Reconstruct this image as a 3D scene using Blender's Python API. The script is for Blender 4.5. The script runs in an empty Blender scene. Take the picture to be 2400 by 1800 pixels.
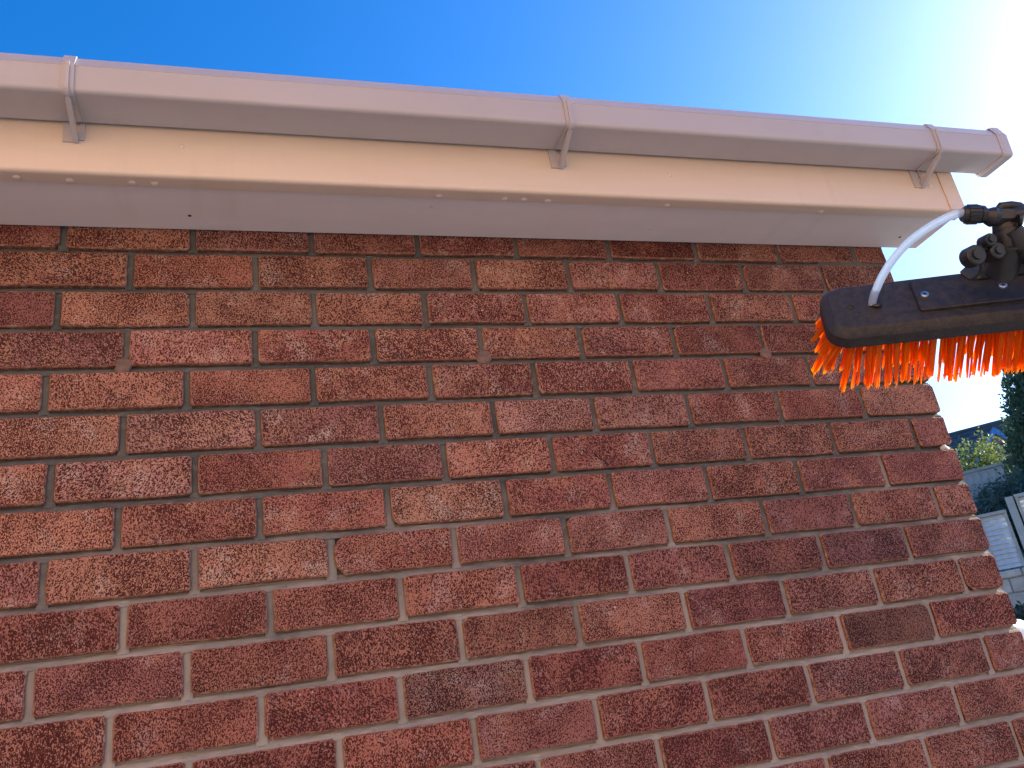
import bpy, bmesh, math, random
from mathutils import Vector, Matrix, noise

# ------------------------------------------------------------------ camera
scene = bpy.context.scene
COL = scene.collection
CAM = Vector((-1.5670, -1.4679, 1.5926))
RIGHT = Vector((0.9535, -0.2648, -0.1439)).normalized()
DOWN = Vector((-0.0294, 0.3937, -0.9188))
DOWN = (DOWN - RIGHT * DOWN.dot(RIGHT)).normalized()
FWD = RIGHT.cross(DOWN).normalized()
cd = bpy.data.cameras.new('camera')
cam = bpy.data.objects.new('camera', cd)
COL.objects.link(cam)
m = Matrix((RIGHT, -DOWN, -FWD)).transposed().to_4x4()
m.translation = CAM
cam.matrix_world = m
cd.sensor_width = 36.0
cd.lens = 1900.1 / 2400 * 36.0
cd.clip_start = 0.02
cd.clip_end = 2000
scene.camera = cam

# ------------------------------------------------------------------ light
SUN = Vector((0.90, 0.22, 0.43)).normalized()          # towards the sun
world = bpy.data.worlds.new('World')
scene.world = world
world.use_nodes = True
wt = world.node_tree
sky = wt.nodes.new('ShaderNodeTexSky')
sky.sky_type = 'NISHITA'
sky.sun_disc = False
sky.sun_elevation = math.asin(SUN.z)
sky.sun_rotation = math.atan2(SUN.x, SUN.y)
sky.air_density = 1.0
sky.dust_density = 0.82
sky.ozone_density = 5.0
hs = wt.nodes.new('ShaderNodeHueSaturation')
hs.inputs['Saturation'].default_value = 1.29
hs.inputs['Hue'].default_value = 0.506
wt.links.new(sky.outputs[0], hs.inputs['Color'])
wt.links.new(hs.outputs[0], wt.nodes['Background'].inputs[0])
wt.nodes['Background'].inputs[1].default_value = 0.15

ld = bpy.data.lights.new('sun', 'SUN')
ld.energy = 5.0
ld.angle = math.radians(0.5)
ld.color = (1.0, 0.94, 0.84)
sun = bpy.data.objects.new('sun', ld)
COL.objects.link(sun)
sun.rotation_euler = (-SUN).to_track_quat('-Z', 'Y').to_euler()
sun.location = (6, 3, 8)

scene.render.engine = 'CYCLES'
scene.view_settings.view_transform = 'Standard'
scene.view_settings.look = 'None'
scene.view_settings.exposure = 1.15
scene.view_settings.gamma = 1.0
scene.view_settings.use_curve_mapping = False

# ------------------------------------------------------------------ helpers
def obj(name, me, mat=None, parent=None):
    if isinstance(me, bmesh.types.BMesh):
        b = me
        me = bpy.data.meshes.new(name)
        b.normal_update()
        b.to_mesh(me)
        b.free()
    o = bpy.data.objects.new(name, me)
    COL.objects.link(o)
    if mat:
        for mm in (mat if isinstance(mat, (list, tuple)) else [mat]):
            me.materials.append(mm)
    if parent:
        o.parent = parent
    return o


def empty(name, loc, label, cat, group=None):
    o = bpy.data.objects.new(name, None)
    COL.objects.link(o)
    o.location = loc
    o.empty_display_size = 0.1
    o['label'] = label
    o['category'] = cat
    if group:
        o['group'] = group
    return o


def smooth(o, ang=40):
    for p in o.data.polygons:
        p.use_smooth = True
    o.data.set_sharp_from_angle(angle=math.radians(ang))
    return o


def bx(b, lo, hi, mi=0):
    x0, y0, z0 = lo
    x1, y1, z1 = hi
    v = [b.verts.new(p) for p in ((x0, y0, z0), (x1, y0, z0), (x1, y1, z0), (x0, y1, z0),
                                  (x0, y0, z1), (x1, y0, z1), (x1, y1, z1), (x0, y1, z1))]
    fs = []
    for f in ((3, 2, 1, 0), (4, 5, 6, 7), (0, 1, 5, 4), (1, 2, 6, 5), (2, 3, 7, 6), (3, 0, 4, 7)):
        fc = b.faces.new([v[i] for i in f])
        fc.material_index = mi
        fs.append(fc)
    return v


def bbox(b, lo, hi, r=0.002, seg=2):
    """bevelled box"""
    t = bmesh.new()
    bx(t, lo, hi)
    bmesh.ops.bevel(t, geom=t.edges[:], offset=r, segments=seg, affect='EDGES', profile=0.5)
    me = bpy.data.meshes.new('tmp')
    t.to_mesh(me)
    t.free()
    b.from_mesh(me)
    bpy.data.meshes.remove(me)


def tube(b, pts, rad, n=12, caps=True, flat=1.0):
    """tube through points; rad scalar or list"""
    pts = [Vector(p) for p in pts]
    rs = rad if isinstance(rad, (list, tuple)) else [rad] * len(pts)
    up = None
    rings = []
    for i, p in enumerate(pts):
        t = (pts[min(i + 1, len(pts) - 1)] - pts[max(i - 1, 0)]).normalized()
        if up is None:
            up = t.orthogonal().normalized()
        up = (up - t * up.dot(t)).normalized()
        s = t.cross(up)
        rings.append([b.verts.new(p + (up * math.cos(a) + s * math.sin(a) * flat) * rs[i])
                      for a in [2 * math.pi * k / n for k in range(n)]])
    for r0, r1 in zip(rings, rings[1:]):
        for k in range(n):
            b.faces.new((r0[k], r0[(k + 1) % n], r1[(k + 1) % n], r1[k]))
    if caps:
        b.faces.new(list(reversed(rings[0])))
        b.faces.new(rings[-1])
    return rings


def extrude_x(b, prof, x0, x1, closed=True, shift=None, n=1):
    """profile [(y,z)] swept along x; shift(x) -> dz"""
    rows = []
    for i in range(n + 1):
        x = x0 + (x1 - x0) * i / n
        dz = shift(x) if shift else 0
        rows.append([b.verts.new((x, y, z + dz)) for y, z in prof])
    k = len(prof)
    rng = range(k) if closed else range(k - 1)
    for r0, r1 in zip(rows, rows[1:]):
        for j in rng:
            b.faces.new((r0[j], r0[(j + 1) % k], r1[(j + 1) % k], r1[j]))
    if closed:
        b.faces.new(list(reversed(rows[0])))
        b.faces.new(rows[-1])
    bmesh.ops.recalc_face_normals(b, faces=b.faces[:])


def arc(cy, cz, r, a0, a1, n):
    return [(cy + r * math.cos(math.radians(a0 + (a1 - a0) * i / n)),
             cz + r * math.sin(math.radians(a0 + (a1 - a0) * i / n))) for i in range(n + 1)]


# ------------------------------------------------------------------ materials
class NT:
    def __init__(s, name):
        s.m = bpy.data.materials.new(name)
        s.m.use_nodes = True
        s.t = s.m.node_tree
        s.b = s.t.nodes['Principled BSDF']
        s.out = s.t.nodes['Material Output']

    def n(s, kind, **kw):
        nd = s.t.nodes.new('ShaderNode' + kind)
        for k, v in kw.items():
            if hasattr(nd, k):
                setattr(nd, k, v)
            else:
                nd.inputs[k].default_value = v
        return nd

    def l(s, a, b):
        s.t.links.new(a, b)

    def noise(s, vec, scale, detail=2, rough=0.5, dist=0.0):
        nd = s.n('TexNoise')
        nd.inputs['Scale'].default_value = scale
        nd.inputs['Detail'].default_value = detail
        nd.inputs['Roughness'].default_value = rough
        nd.inputs['Distortion'].default_value = dist
        if vec:
            s.l(vec, nd.inputs['Vector'])
        return nd.outputs['Fac']

    def ramp(s, fac, stops):
        nd = s.n('ValToRGB')
        cr = nd.color_ramp
        while len(cr.elements) < len(stops):
            cr.elements.new(0.5)
        for e, (p, c) in zip(cr.elements, stops):
            e.position = p
            e.color = (c[0], c[1], c[2], 1) if isinstance(c, (tuple, list)) else (c, c, c, 1)
        s.l(fac, nd.inputs[0])
        return nd.outputs[0]

    def mix(s, fac, a, b, mode='MIX'):
        nd = s.n('MixRGB', blend_type=mode)
        for i, v in ((0, fac), (1, a), (2, b)):
            if isinstance(v, (int, float)):
                nd.inputs[i].default_value = v
            elif isinstance(v, (tuple, list)):
                nd.inputs[i].default_value = (*v, 1)
            else:
                s.l(v, nd.inputs[i])
        return nd.outputs[0]

    def math(s, op, a, b=0.0, clamp=False):
        nd = s.n('Math', operation=op, use_clamp=clamp)
        for i, v in ((0, a), (1, b)):
            if isinstance(v, (int, float)):
                nd.inputs[i].default_value = v
            else:
                s.l(v, nd.inputs[i])
        return nd.outputs[0]

    def maprange(s, v, a, b, c=0.0, d=1.0, smooth=False):
        nd = s.n('MapRange')
        if smooth:
            nd.interpolation_type = 'SMOOTHSTEP'
        s.l(v, nd.inputs[0])
        for i, q in zip((1, 2, 3, 4), (a, b, c, d)):
            if isinstance(q, (int, float)):
                nd.inputs[i].default_value = q
            else:
                s.l(q, nd.inputs[i])
        return nd.outputs[0]

    def bump(s, h, strength, dist):
        nd = s.n('Bump')
        nd.inputs['Strength'].default_value = strength
        nd.inputs['Distance'].default_value = dist
        s.l(h, nd.inputs['Height'])
        s.l(nd.outputs[0], s.b.inputs['Normal'])

    def obj_coord(s):
        return s.n('TexCoord').outputs['Object']


def simple(name, col, rough=0.5, metal=0.0, var=0.12, vscale=8.0, bump=0.0, bscale=200.0, spec=None):
    t = NT(name)
    co = t.obj_coord()
    nz = t.noise(co, vscale, 4, 0.6)
    lo = tuple(c * (1 - var) for c in col)
    hi = tuple(min(1, c * (1 + var)) for c in col)
    t.l(t.ramp(nz, [(0.3, lo), (0.7, hi)]), t.b.inputs['Base Color'])
    t.b.inputs['Roughness'].default_value = rough
    t.b.inputs['Metallic'].default_value = metal
    if spec is not None:
        t.b.inputs['Specular IOR Level'].default_value = spec
    if bump:
        t.bump(t.noise(co, bscale, 3), bump, 0.001)
    return t.m


def brick_material():
    t = NT('brick_rustic')
    co = t.obj_coord()
    oi = t.n('ObjectInfo').outputs['Random']
    isl = t.n('NewGeometry').outputs['Random Per Island']
    rnd = t.math('FRACT', t.math('ADD', oi, t.math('MULTIPLY', isl, 7.31)))
    wn = t.n('TexWhiteNoise', noise_dimensions='1D')
    t.l(rnd, wn.inputs['W'])
    sep = t.n('SeparateColor')
    t.l(wn.outputs['Color'], sep.inputs[0])
    r1, r2, r3 = sep.outputs
    off = t.n('VectorMath', operation='SCALE')
    t.l(wn.outputs['Color'], off.inputs[0])
    off.inputs['Scale'].default_value = 40.0
    add = t.n('VectorMath', operation='ADD')
    t.l(co, add.inputs[0])
    t.l(off.outputs[0], add.inputs[1])
    v = add.outputs[0]
    # worm-like drag marks
    rot = t.n('VectorRotate', rotation_type='Y_AXIS')
    t.l(v, rot.inputs['Vector'])
    t.l(t.math('MULTIPLY', t.math('SUBTRACT', r3, 0.5), 1.6), rot.inputs['Angle'])
    stretch = t.n('VectorMath', operation='MULTIPLY')
    stretch.inputs[1].default_value = (1.3, 1.0, 0.8)
    t.l(rot.outputs[0], stretch.inputs[0])
    worm = t.noise(stretch.outputs[0], 440, 0.4, 0.5, 0.8)
    fine = t.noise(v, 800, 2, 0.6)
    low = t.noise(v, 13, 3, 0.5)
    low2 = t.noise(v, 22, 3, 0.55)
    thr = t.math('ADD', 0.512, t.math('MULTIPLY', t.math('SUBTRACT', low, 0.5), 0.35))
    thr = t.math('ADD', thr, t.math('MULTIPLY', t.math('SUBTRACT', r1, 0.5), 0.05))
    d = t.math('SUBTRACT', worm, thr)
    dark = t.maprange(d, 0.026, -0.030, 0.0, 1.0, True)          # 1 = pit
    # ridge colours
    ridge = t.ramp(r2, [(0.0, (0.34, 0.130, 0.103)), (0.35, (0.41, 0.178, 0.125)), (0.6, (0.45, 0.215, 0.142)),
                        (0.8, (0.41, 0.200, 0.160)), (1.0, (0.30, 0.125, 0.110))])
    ridge = t.mix(t.maprange(low2, 0.45, 0.75), ridge, (0.42, 0.205, 0.130))
    pit = t.ramp(r3, [(0.0, (0.050, 0.008, 0.006)), (0.5, (0.070, 0.013, 0.009)), (1.0, (0.050, 0.013, 0.012))])
    pit = t.mix(t.maprange(fine, 0.4, 0.7, 0.0, 0.25), pit, (0.12, 0.035, 0.025))
    col = t.mix(dark, ridge, pit)
    # bare body of the brick where the texture has worn off, near the arrises
    bare = t.maprange(t.noise(v, 13, 3, 0.6), 0.68, 0.78, 0.0, 0.6)
    col = t.mix(bare, col, (0.36, 0.13, 0.085))
    # soot clouding on some bricks
    soot = t.math('MULTIPLY', t.maprange(t.noise(v, 12, 2), 0.52, 0.72), t.maprange(r1, 0.35, 1.0, 0.0, 0.35))
    col = t.mix(soot, col, (0.075, 0.030, 0.024))
    # pale bloom sitting on the ridges
    bl = t.math('MULTIPLY', t.maprange(t.noise(v, 17, 4, 0.65), 0.54, 0.76), t.maprange(dark, 1.0, 0.0, 0.03, 0.85))
    col = t.mix(bl, col, (0.52, 0.39, 0.33))
    speck = t.maprange(t.noise(v, 120, 1, 0.4), 0.80, 0.83, 0.0, 0.8)
    col = t.mix(speck, col, (0.72, 0.64, 0.58))
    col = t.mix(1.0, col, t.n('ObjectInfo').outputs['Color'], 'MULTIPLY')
    t.l(col, t.b.inputs['Base Color'])
    t.b.inputs['Roughness'].default_value = 0.82
    t.b.inputs['Specular IOR Level'].default_value = 0.3
    h = t.math('ADD', t.math('MULTIPLY', dark, -1.0), t.math('MULTIPLY', fine, 0.35))
    t.bump(h, 0.75, 0.0012)
    return t.m


def mortar_material():
    t = NT('mortar')
    co = t.obj_coord()
    a = t.noise(co, 6, 4, 0.6)
    b_ = t.noise(co, 60, 4, 0.65)
    g = t.noise(co, 600, 3, 0.7)
    sx = t.n('SeparateXYZ')
    t.l(co, sx.inputs[0])
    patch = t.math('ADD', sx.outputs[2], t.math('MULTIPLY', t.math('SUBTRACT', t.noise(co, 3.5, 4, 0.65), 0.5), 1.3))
    patch = t.maprange(patch, 2.00, 1.66, 0.0, 1.0)            # darker grey higher up, paler and sandier lower down, uneven edge
    old = t.ramp(a, [(0.3, (0.072, 0.074, 0.074)), (0.5, (0.108, 0.110, 0.107)), (0.7, (0.152, 0.152, 0.146))])  # grey tones of the upper courses
    new = t.ramp(a, [(0.3, (0.28, 0.258, 0.238)), (0.5, (0.35, 0.322, 0.295)), (0.7, (0.43, 0.395, 0.36))])  # paler sandy tones of the lower courses
    c = t.mix(patch, old, new)  # upper grey to lower sandy tones, by height
    c = t.mix(t.maprange(b_, 0.55, 0.80, 0, 0.35), c, (0.42, 0.36, 0.30))
    c = t.mix(t.maprange(b_, 0.34, 0.22, 0, 0.6), c, (0.10, 0.09, 0.08))
    c = t.mix(t.maprange(g, 0.55, 0.8, 0, 0.4), c, (0.45, 0.40, 0.34))
    t.l(c, t.b.inputs['Base Color'])
    t.b.inputs['Roughness'].default_value = 0.95
    t.b.inputs['Specular IOR Level'].default_value = 0.15
    t.bump(t.math('ADD', b_, t.math('MULTIPLY', g, 0.6)), 0.9, 0.002)
    return t.m


def upvc_material(name, col, rough=0.34):
    t = NT(name)
    co = t.obj_coord()
    mp = t.n('Mapping')
    mp.inputs['Scale'].default_value = (2.0, 9.0, 9.0)
    t.l(co, mp.inputs[0])
    n1 = t.noise(mp.outputs[0], 1.6, 4, 0.6)
    n2 = t.noise(co, 30, 5, 0.7)
    c = t.mix(t.maprange(n1, 0.35, 0.75, 0, 0.55), col, tuple(x * k for x, k in zip(col, (0.90, 0.87, 0.83))))
    c = t.mix(t.maprange(n2, 0.62, 0.80, 0, 0.30), c, tuple(x * 0.72 for x in col))
    sp = t.maprange(t.noise(co, 210, 1, 0.4), 0.80, 0.84, 0, 0.45)
    c = t.mix(sp, c, (0.22, 0.18, 0.14))
    mp2 = t.n('Mapping')
    mp2.inputs['Scale'].default_value = (26.0, 2.5, 2.5)
    t.l(co, mp2.inputs[0])
    drip = t.math('MULTIPLY', t.maprange(t.noise(mp2.outputs[0], 1.0, 3, 0.6), 0.50, 0.85, 0, 0.16), t.maprange(t.noise(co, 3.0, 2), 0.45, 0.65))
    c = t.mix(drip, c, (0.30, 0.25, 0.20))
    t.l(c, t.b.inputs['Base Color'])
    t.l(t.maprange(n2, 0.3, 0.8, rough - 0.05, rough + 0.18), t.b.inputs['Roughness'])
    t.bump(t.noise(mp.outputs[0], 4.0, 2), 0.12, 0.004)
    return t.m


M_BRICK = brick_material()
t = NT('brick_arris')
co = t.n('NewGeometry').outputs['Position']
nz = t.noise(co, 90, 4, 0.7)
fz = t.noise(co, 420, 2, 0.6)
c = t.mix(t.maprange(fz, 0.4, 0.6), (0.10, 0.03, 0.02), (0.40, 0.16, 0.10))
c = t.mix(t.maprange(nz, 0.50, 0.62, 0.0, 0.55), c, (0.47, 0.36, 0.27))
t.l(c, t.b.inputs['Base Color'])
t.b.inputs['Roughness'].default_value = 0.9
t.bump(fz, 0.8, 0.001)
M_ARRIS = t.m
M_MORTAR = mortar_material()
M_UPVC = upvc_material('plastic_cream', (0.725, 0.605, 0.495))
M_GUT = upvc_material('plastic_gutter', (0.49, 0.465, 0.49))
M_UPVC2 = upvc_material('plastic_soffit', (0.79, 0.74, 0.74), 0.42)
M_WHITE = simple('white_plastic', (0.80, 0.80, 0.78), 0.35, var=0.04)
M_NAIL = simple('nail_cap', (0.74, 0.64, 0.56), 0.3, var=0.05)
M_DARKHOLE = simple('dark_hole', (0.03, 0.028, 0.025), 0.9)
M_PLUG = simple('plug_mortar', (0.17, 0.110, 0.092), 0.9, var=0.3, vscale=60, bump=0.6, bscale=500)
M_TILE = simple('roof_tile', (0.10, 0.065, 0.055), 0.8, var=0.3, vscale=6, bump=0.4, bscale=150)

# ------------------------------------------------------------------ ground
def ground_height(x, y):
    s = 0.743 * x + 0.669 * y
    if s < 5:
        h = 0
    elif s < 12.3:
        k = (s - 5) / 7.3
        h = 1.45 * k * k * (3 - 2 * k)
    elif s < 12.75:
        h = 1.45
    else:
        h = 2.42
    return h


b = bmesh.new()
cs = [-400, -200, -100, -60, -40] + [-30 + 1.0 * i for i in range(0, 76)] + [60, 100, 200, 400]
ss = [-400, -200, -100, -60, -40] + [-30 + 1.5 * i for i in range(0, 28)] + [12.2, 12.74, 12.76, 13.5] + [15 + 1.5 * i for i in range(24)] + [60, 100, 200, 400]
grid = {}
for i, sv in enumerate(ss):
    for j, tv in enumerate(cs):
        x, y = 0.743 * sv + 0.669 * tv, 0.669 * sv - 0.743 * tv
        h = ground_height(x, y)
        dz = 0.04 * noise.noise((x * 0.6, y * 0.6, 0)) if h > 0.02 else 0
        grid[i, j] = b.verts.new((x, y, h + dz))
for i in range(len(ss) - 1):
    for j in range(len(cs) - 1):
        b.faces.new((grid[i, j], grid[i, j + 1], grid[i + 1, j + 1], grid[i + 1, j]))
bmesh.ops.recalc_face_normals(b, faces=b.faces[:])
if sum(f.normal.z for f in b.faces) < 0:
    bmesh.ops.reverse_faces(b, faces=b.faces[:])
t = NT('ground_paving')
co = t.obj_coord()
a = t.noise(co, 0.35, 4, 0.6)
g = t.noise(co, 40, 5, 0.7)
c = t.ramp(a, [(0.3, (0.155, 0.168, 0.175)), (0.7, (0.215, 0.225, 0.23))])
c = t.mix(t.maprange(g, 0.4, 0.75, 0, 0.5), c, (0.12, 0.115, 0.115))
# lawn on the bank beyond the paving
sxyz = t.n('SeparateXYZ')
t.l(co, sxyz.inputs[0])
dist = t.math('ADD', t.math('MULTIPLY', sxyz.outputs[0], 0.743), t.math('MULTIPLY', sxyz.outputs[1], 0.669))
dist = t.math('ADD', dist, t.math('MULTIPLY', a, 1.2))
lawn = t.ramp(t.noise(co, 14, 5, 0.7), [(0.3, (0.045, 0.075, 0.022)), (0.7, (0.085, 0.125, 0.04))])
c = t.mix(t.maprange(dist, 5.0, 5.3), c, lawn)
t.l(c, t.b.inputs['Base Color'])
t.b.inputs['Roughness'].default_value = 0.95
t.bump(g, 0.6, 0.01)
ground = obj('ground', b, t.m)
ground['kind'] = 'structure'

# ------------------------------------------------------------------ house
random.seed(7)
house = empty('house', (-2.6, 3.2, 0), 'red brick house with cream plastic gutter, fascia and soffit', 'house')
HINV = Matrix.Translation(house.location).inverted()


def hpart(o, parent=None):
    """parent to house (or a part of it) keeping world coordinates"""
    o.parent = parent or house
    if parent is None:
        o.location = -house.location
    return o


Z0 = 2.55          # centre of the course under the soffit
PITCH = 0.083
BH = 0.0712
XL = -5.2          # left end of the house
PERPS = {0: [-95, -324, -554, -782, -1007, -1229, -1451, -1680, -1909],
         1: [-213, -442, -669, -894, -1113, -1336, -1563, -1791],
         2: [-108, -329, -556, -786, -1008, -1229, -1454, -1680, -1911],
         3: [-220, -442, -670, -895, -1119, -1343, -1568, -1793],
         4: [-108, -336, -562, -789, -1014, -1236, -1464, -1690, -1921],
         5: [-217, -445, -674, -897, -1114, -1340, -1567, -1794],
         6: [-101, -329, -555, -783, -1005, -1226, -1451, -1676, -1903],
         7: [-218, -445, -671, -892, -1116, -1342, -1570, -1797],
         8: [-104, -332, -557, -783, -1005, -1225, -1451, -1677, -1904],
         9: [-219, -442, -665, -888, -1111, -1333, -1557, -1784],
         10: [-104, -333, -559, -785, -1010, -1234, -1461, -1688, -1912],
         11: [-218, -448, -673, -897, -1121, -1349, -1576, -1799],
         12: [-108, -331, -554, -780, -1004, -1230, -1456],
         13: [-224, -445, -669, -899],
         14: [-109, -334]}
NROW = 31


def row_perps(r):
    ps = [p / 1000 for p in PERPS.get(r, [])]
    if not ps:
        ps = [(-0.1075 if r % 2 == 0 else -0.220) + random.uniform(-.003, .003)]
    while ps[-1] > XL + 0.1:
        ps.append(ps[-1] - 0.2255 + random.uniform(-.004, .004))
    return ps


def brick_outline(w, h, rnd, round_left=False):
    """12 or so points round the face, counter-clockwise seen from the front (-y)"""
    j = lambda s=0.0016: rnd.uniform(-s, s)
    c = [rnd.uniform(0.002, 0.0055) for _ in range(4)]
    if round_left:
        pts = [(-w / 2 + 0.018, -h / 2), (0.0, -h / 2 + j()), (w / 2 - c[1], -h / 2), (w / 2, -h / 2 + c[1]), (w / 2 + j(), 0),
               (w / 2, h / 2 - c[2]), (w / 2 - c[2], h / 2), (0, h / 2 + j()), (-w / 2 + 0.020, h / 2),
               (-w / 2 + 0.007, h / 2 - 0.008), (-w / 2 + 0.001, h / 2 - 0.022), (-w / 2, -0.005), (-w / 2 + 0.004, -h / 2 + 0.014)]
        return pts
    pts = [(-w / 2 + c[0], -h / 2), (-w * 0.17 + j(.02), -h / 2 + j()), (w * 0.2 + j(.02), -h / 2 + j()), (w / 2 - c[1], -h / 2),
           (w / 2, -h / 2 + c[1]), (w / 2 + j(), j(.01)), (w / 2, h / 2 - c[2]),
           (w / 2 - c[2], h / 2), (w * 0.15 + j(.02), h / 2 + j()), (-w * 0.2 + j(.02), h / 2 + j()), (-w / 2 + c[3], h / 2),
           (-w / 2, h / 2 - c[3]), (-w / 2 + j(), j(.01)), (-w / 2, -h / 2 + c[0])]
    if rnd.random() < 0.22:            # a knocked-off corner
        k = rnd.choice([0, 3, 7, 10])
        x, z = pts[k]
        s = rnd.uniform(0.003, 0.0065)
        pts[k] = (x - math.copysign(s * 1.6, x), z)
        k2 = {0: 13, 3: 4, 7: 6, 10: 11}[k]
        x, z = pts[k2]
        pts[k2] = (x, z - math.copysign(s, z))
    return [(x + j(.0006), z + j(.0006)) for x, z in pts]


def brick_into(b, cx, cz, w, h, depth, rnd, round_left=False, proud=None, face='front'):
    """face 'front': looks to -y at y=0; 'side': looks to +x at x=0 with cx measured along +y"""
    f = rnd.uniform(-.0015, .0015) if proud is None else proud
    ol = brick_outline(w, h, rnd, round_left)
    ch = 0.0022

    def P(x, z, d):
        return (cx + x, d, cz + z) if face == 'front' else (-d, cx + x, cz + z)
    A = [b.verts.new(P(x * (1 - 2 * ch / w), z * (1 - 2 * ch / h), f - .0005 + rnd.uniform(-.0004, .0004))) for x, z in ol]
    B = [b.verts.new(P(x, z, f + .0022)) for x, z in ol]
    Cc = [b.verts.new(P(x, z, depth)) for x, z in ol]
    n = len(ol)
    b.faces.new(A)
    for k in range(n):
        q = (k + 1) % n
        b.faces.new((A[q], A[k], B[k], B[q])).material_index = 1
        b.faces.new((B[q], B[k], Cc[k], Cc[q])).material_index = 1 if face == 'front' and depth < .05 else 0


# --- mortar (front): bed joints struck back under each course, perpends flush-ish
b = bmesh.new()
ROWP = {}
rr = random.Random(3)
for r in range(NROW):
    ROWP[r] = row_perps(r)


def strip(b, x0, x1, zc, hw, fn, step=0.009):
    n = max(2, int((x1 - x0) / step))
    prev = None
    for i in range(n + 1):
        x = x0 + (x1 - x0) * i / n
        col = [b.verts.new((x, fn(x, k), zc + hw * q)) for k, q in enumerate((-1.6, -0.9, -0.35, 0.3, 0.85, 1.6))]
        if prev:
            for k in range(5):
                b.faces.new((prev[k], col[k], col[k + 1], prev[k + 1]))
        prev = col


def bedfn(zc):
    base = (.0040, .0026, .0052, .0088, .0122, .0130)

    def f(x, k):
        return base[k] + 0.0016 * noise.noise((x * 9, zc * 7, 2)) + 0.0024 * noise.noise((x * 60, zc * 50, k * .8))
    return f


for r in range(-1, NROW):
    zc = Z0 - PITCH * (r + 0.5)
    strip(b, XL, -0.0025, zc, (PITCH - BH) / 2, bedfn(zc))
for r in range(NROW):
    zc = Z0 - PITCH * r
    for p in ROWP[r]:
        prev = None
        for i in range(7):
            z = zc - 0.042 + 0.084 * i / 6
            col = [b.verts.new((p + q, d + .0012 * noise.noise((p * 31, z * 60, q * 300)), z))
                   for q, d in ((-.009, .0075), (-.005, .0062), (0, .0052), (.004, .0054), (.009, .0075))]
            if prev:
                for k in range(4):
                    b.faces.new((prev[k], prev[k + 1], col[k + 1], col[k]))
            prev = col
# solid core of the wall behind the joints
bx(b, (XL, 0.019, -0.1), (-0.006, 0.2, 2.62))
bmesh.ops.recalc_face_normals(b, faces=b.faces[:])
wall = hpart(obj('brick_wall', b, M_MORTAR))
wall['label'] = 'shaded front wall of red rustic bricks in grey mortar'

# --- bricks of the front wall
# kiln colour of each brick: some burnt darker and more purple, others paler
BURNT = {(8, 2): (.62, .52, .60), (9, 2): (.72, .62, .68), (9, 1): (.58, .50, .60), (9, 0): (.86, .86, .95), (11, 1): (.66, .66, .62), (13, 6): (.45, .40, .44),
         (11, 5): (.78, .82, .86), (10, 5): (.80, .82, .80), (12, 1): (.74, .66, .74), (3, 1): (.76, .70, .70), (3, 2): (.74, .68, .68), (0, 3): (.72, .60, .55)}
rk = random.Random(77)


def brick_tone(r, k, cx):
    t_ = BURNT.get((r, k))
    u = rk.uniform(.90, 1.08)
    w = rk.uniform(.93, 1.05)
    if t_:
        return (t_[0], t_[1], t_[2], 1)
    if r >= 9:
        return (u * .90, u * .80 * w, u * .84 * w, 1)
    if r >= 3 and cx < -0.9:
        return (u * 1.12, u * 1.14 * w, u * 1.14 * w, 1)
    return (u, u * .97 * w, u * .97 * w, 1)


rb = random.Random(21)
rest = bmesh.new()
shared = []
for r in range(NROW):
    zc = Z0 - PITCH * r + rb.uniform(-.0006, .0006)
    xs = [0.0055] + ROWP[r]
    for k in range(len(xs) - 1):
        x1, x0 = xs[k] - 0.0058, xs[k + 1] + 0.0058
        w = x1 - x0
        cx = (x0 + x1) / 2
        if x0 < XL:
            continue
        corner = k == 0
        depth = (0.1025 if r % 2 else 0.215) if corner else 0.024
        if cx > -2.75 and r <= 20:
            t_ = bmesh.new()
            brick_into(t_, 0, 0, w, BH + rb.uniform(-.0018, .0014), depth, rb, round_left=(r == 8 and k == 6),
                       proud=rb.uniform(-.001, .0015) if not corner else -0.0005)
            o = obj('brick', t_, [M_BRICK, M_ARRIS], wall)
            o.location = (cx, 0, zc)
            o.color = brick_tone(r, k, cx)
        else:
            brick_into(rest, cx, zc, w, BH, depth, rb)
o = obj('brickwork', rest, [M_BRICK, M_ARRIS], wall)
o['kind'] = 'stuff'
o['label'] = 'courses of red brick low on the wall and further along it'

# drilled holes filled with pinkish mortar
for (x, z) in ((-1.797, 2.266), (-1.118, 2.2685), (-0.4407, 2.264)):
    b = bmesh.new()
    n = 14
    R_ = random.Random(int(x * 1000))
    ring = []
    for rad, d in ((1.08, .003), (.93, -.0014), (.6, -.0008), (.25, -.0002)):
        ring.append([b.verts.new((math.cos(2 * math.pi * k / n) * .0150 * rad * R_.uniform(.78, 1.16), d + R_.uniform(-.0005, .0005),
                                  math.sin(2 * math.pi * k / n) * .0150 * rad * R_.uniform(.78, 1.16))) for k in range(n)])
    for r0, r1 in zip(ring, ring[1:]):
        for k in range(n):
            b.faces.new((r0[k], r0[(k + 1) % n], r1[(k + 1) % n], r1[k]))
    b.faces.new(ring[-1])
    bmesh.ops.recalc_face_normals(b, faces=b.faces[:])
    o = smooth(obj('mortar_plug', b, M_PLUG, wall), 60)
    o.location = (x, 0, z)

# little white plastic ring stuck in the bed joint by the corner
b = bmesh.new()
tube(b, [(0, .004, 0), (0, -.004, .001), (.001, -.009, .002)], [.0045, .0052, .0046], 10, caps=False)
tube(b, [(.001, -.009, .002), (0, -.004, .001), (0, .004, 0)], [.0030, .0028, .0028], 10, caps=True)
tube(b, [(.002, -.004, -.001), (.008, -.005, -.003), (.013, -.004, -.004)], [.0035, .003, .0018], 8)
o = smooth(obj('wall_plug', b, M_WHITE, wall), 60)
o.location = (-0.036, -.001, 2.009)

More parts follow.
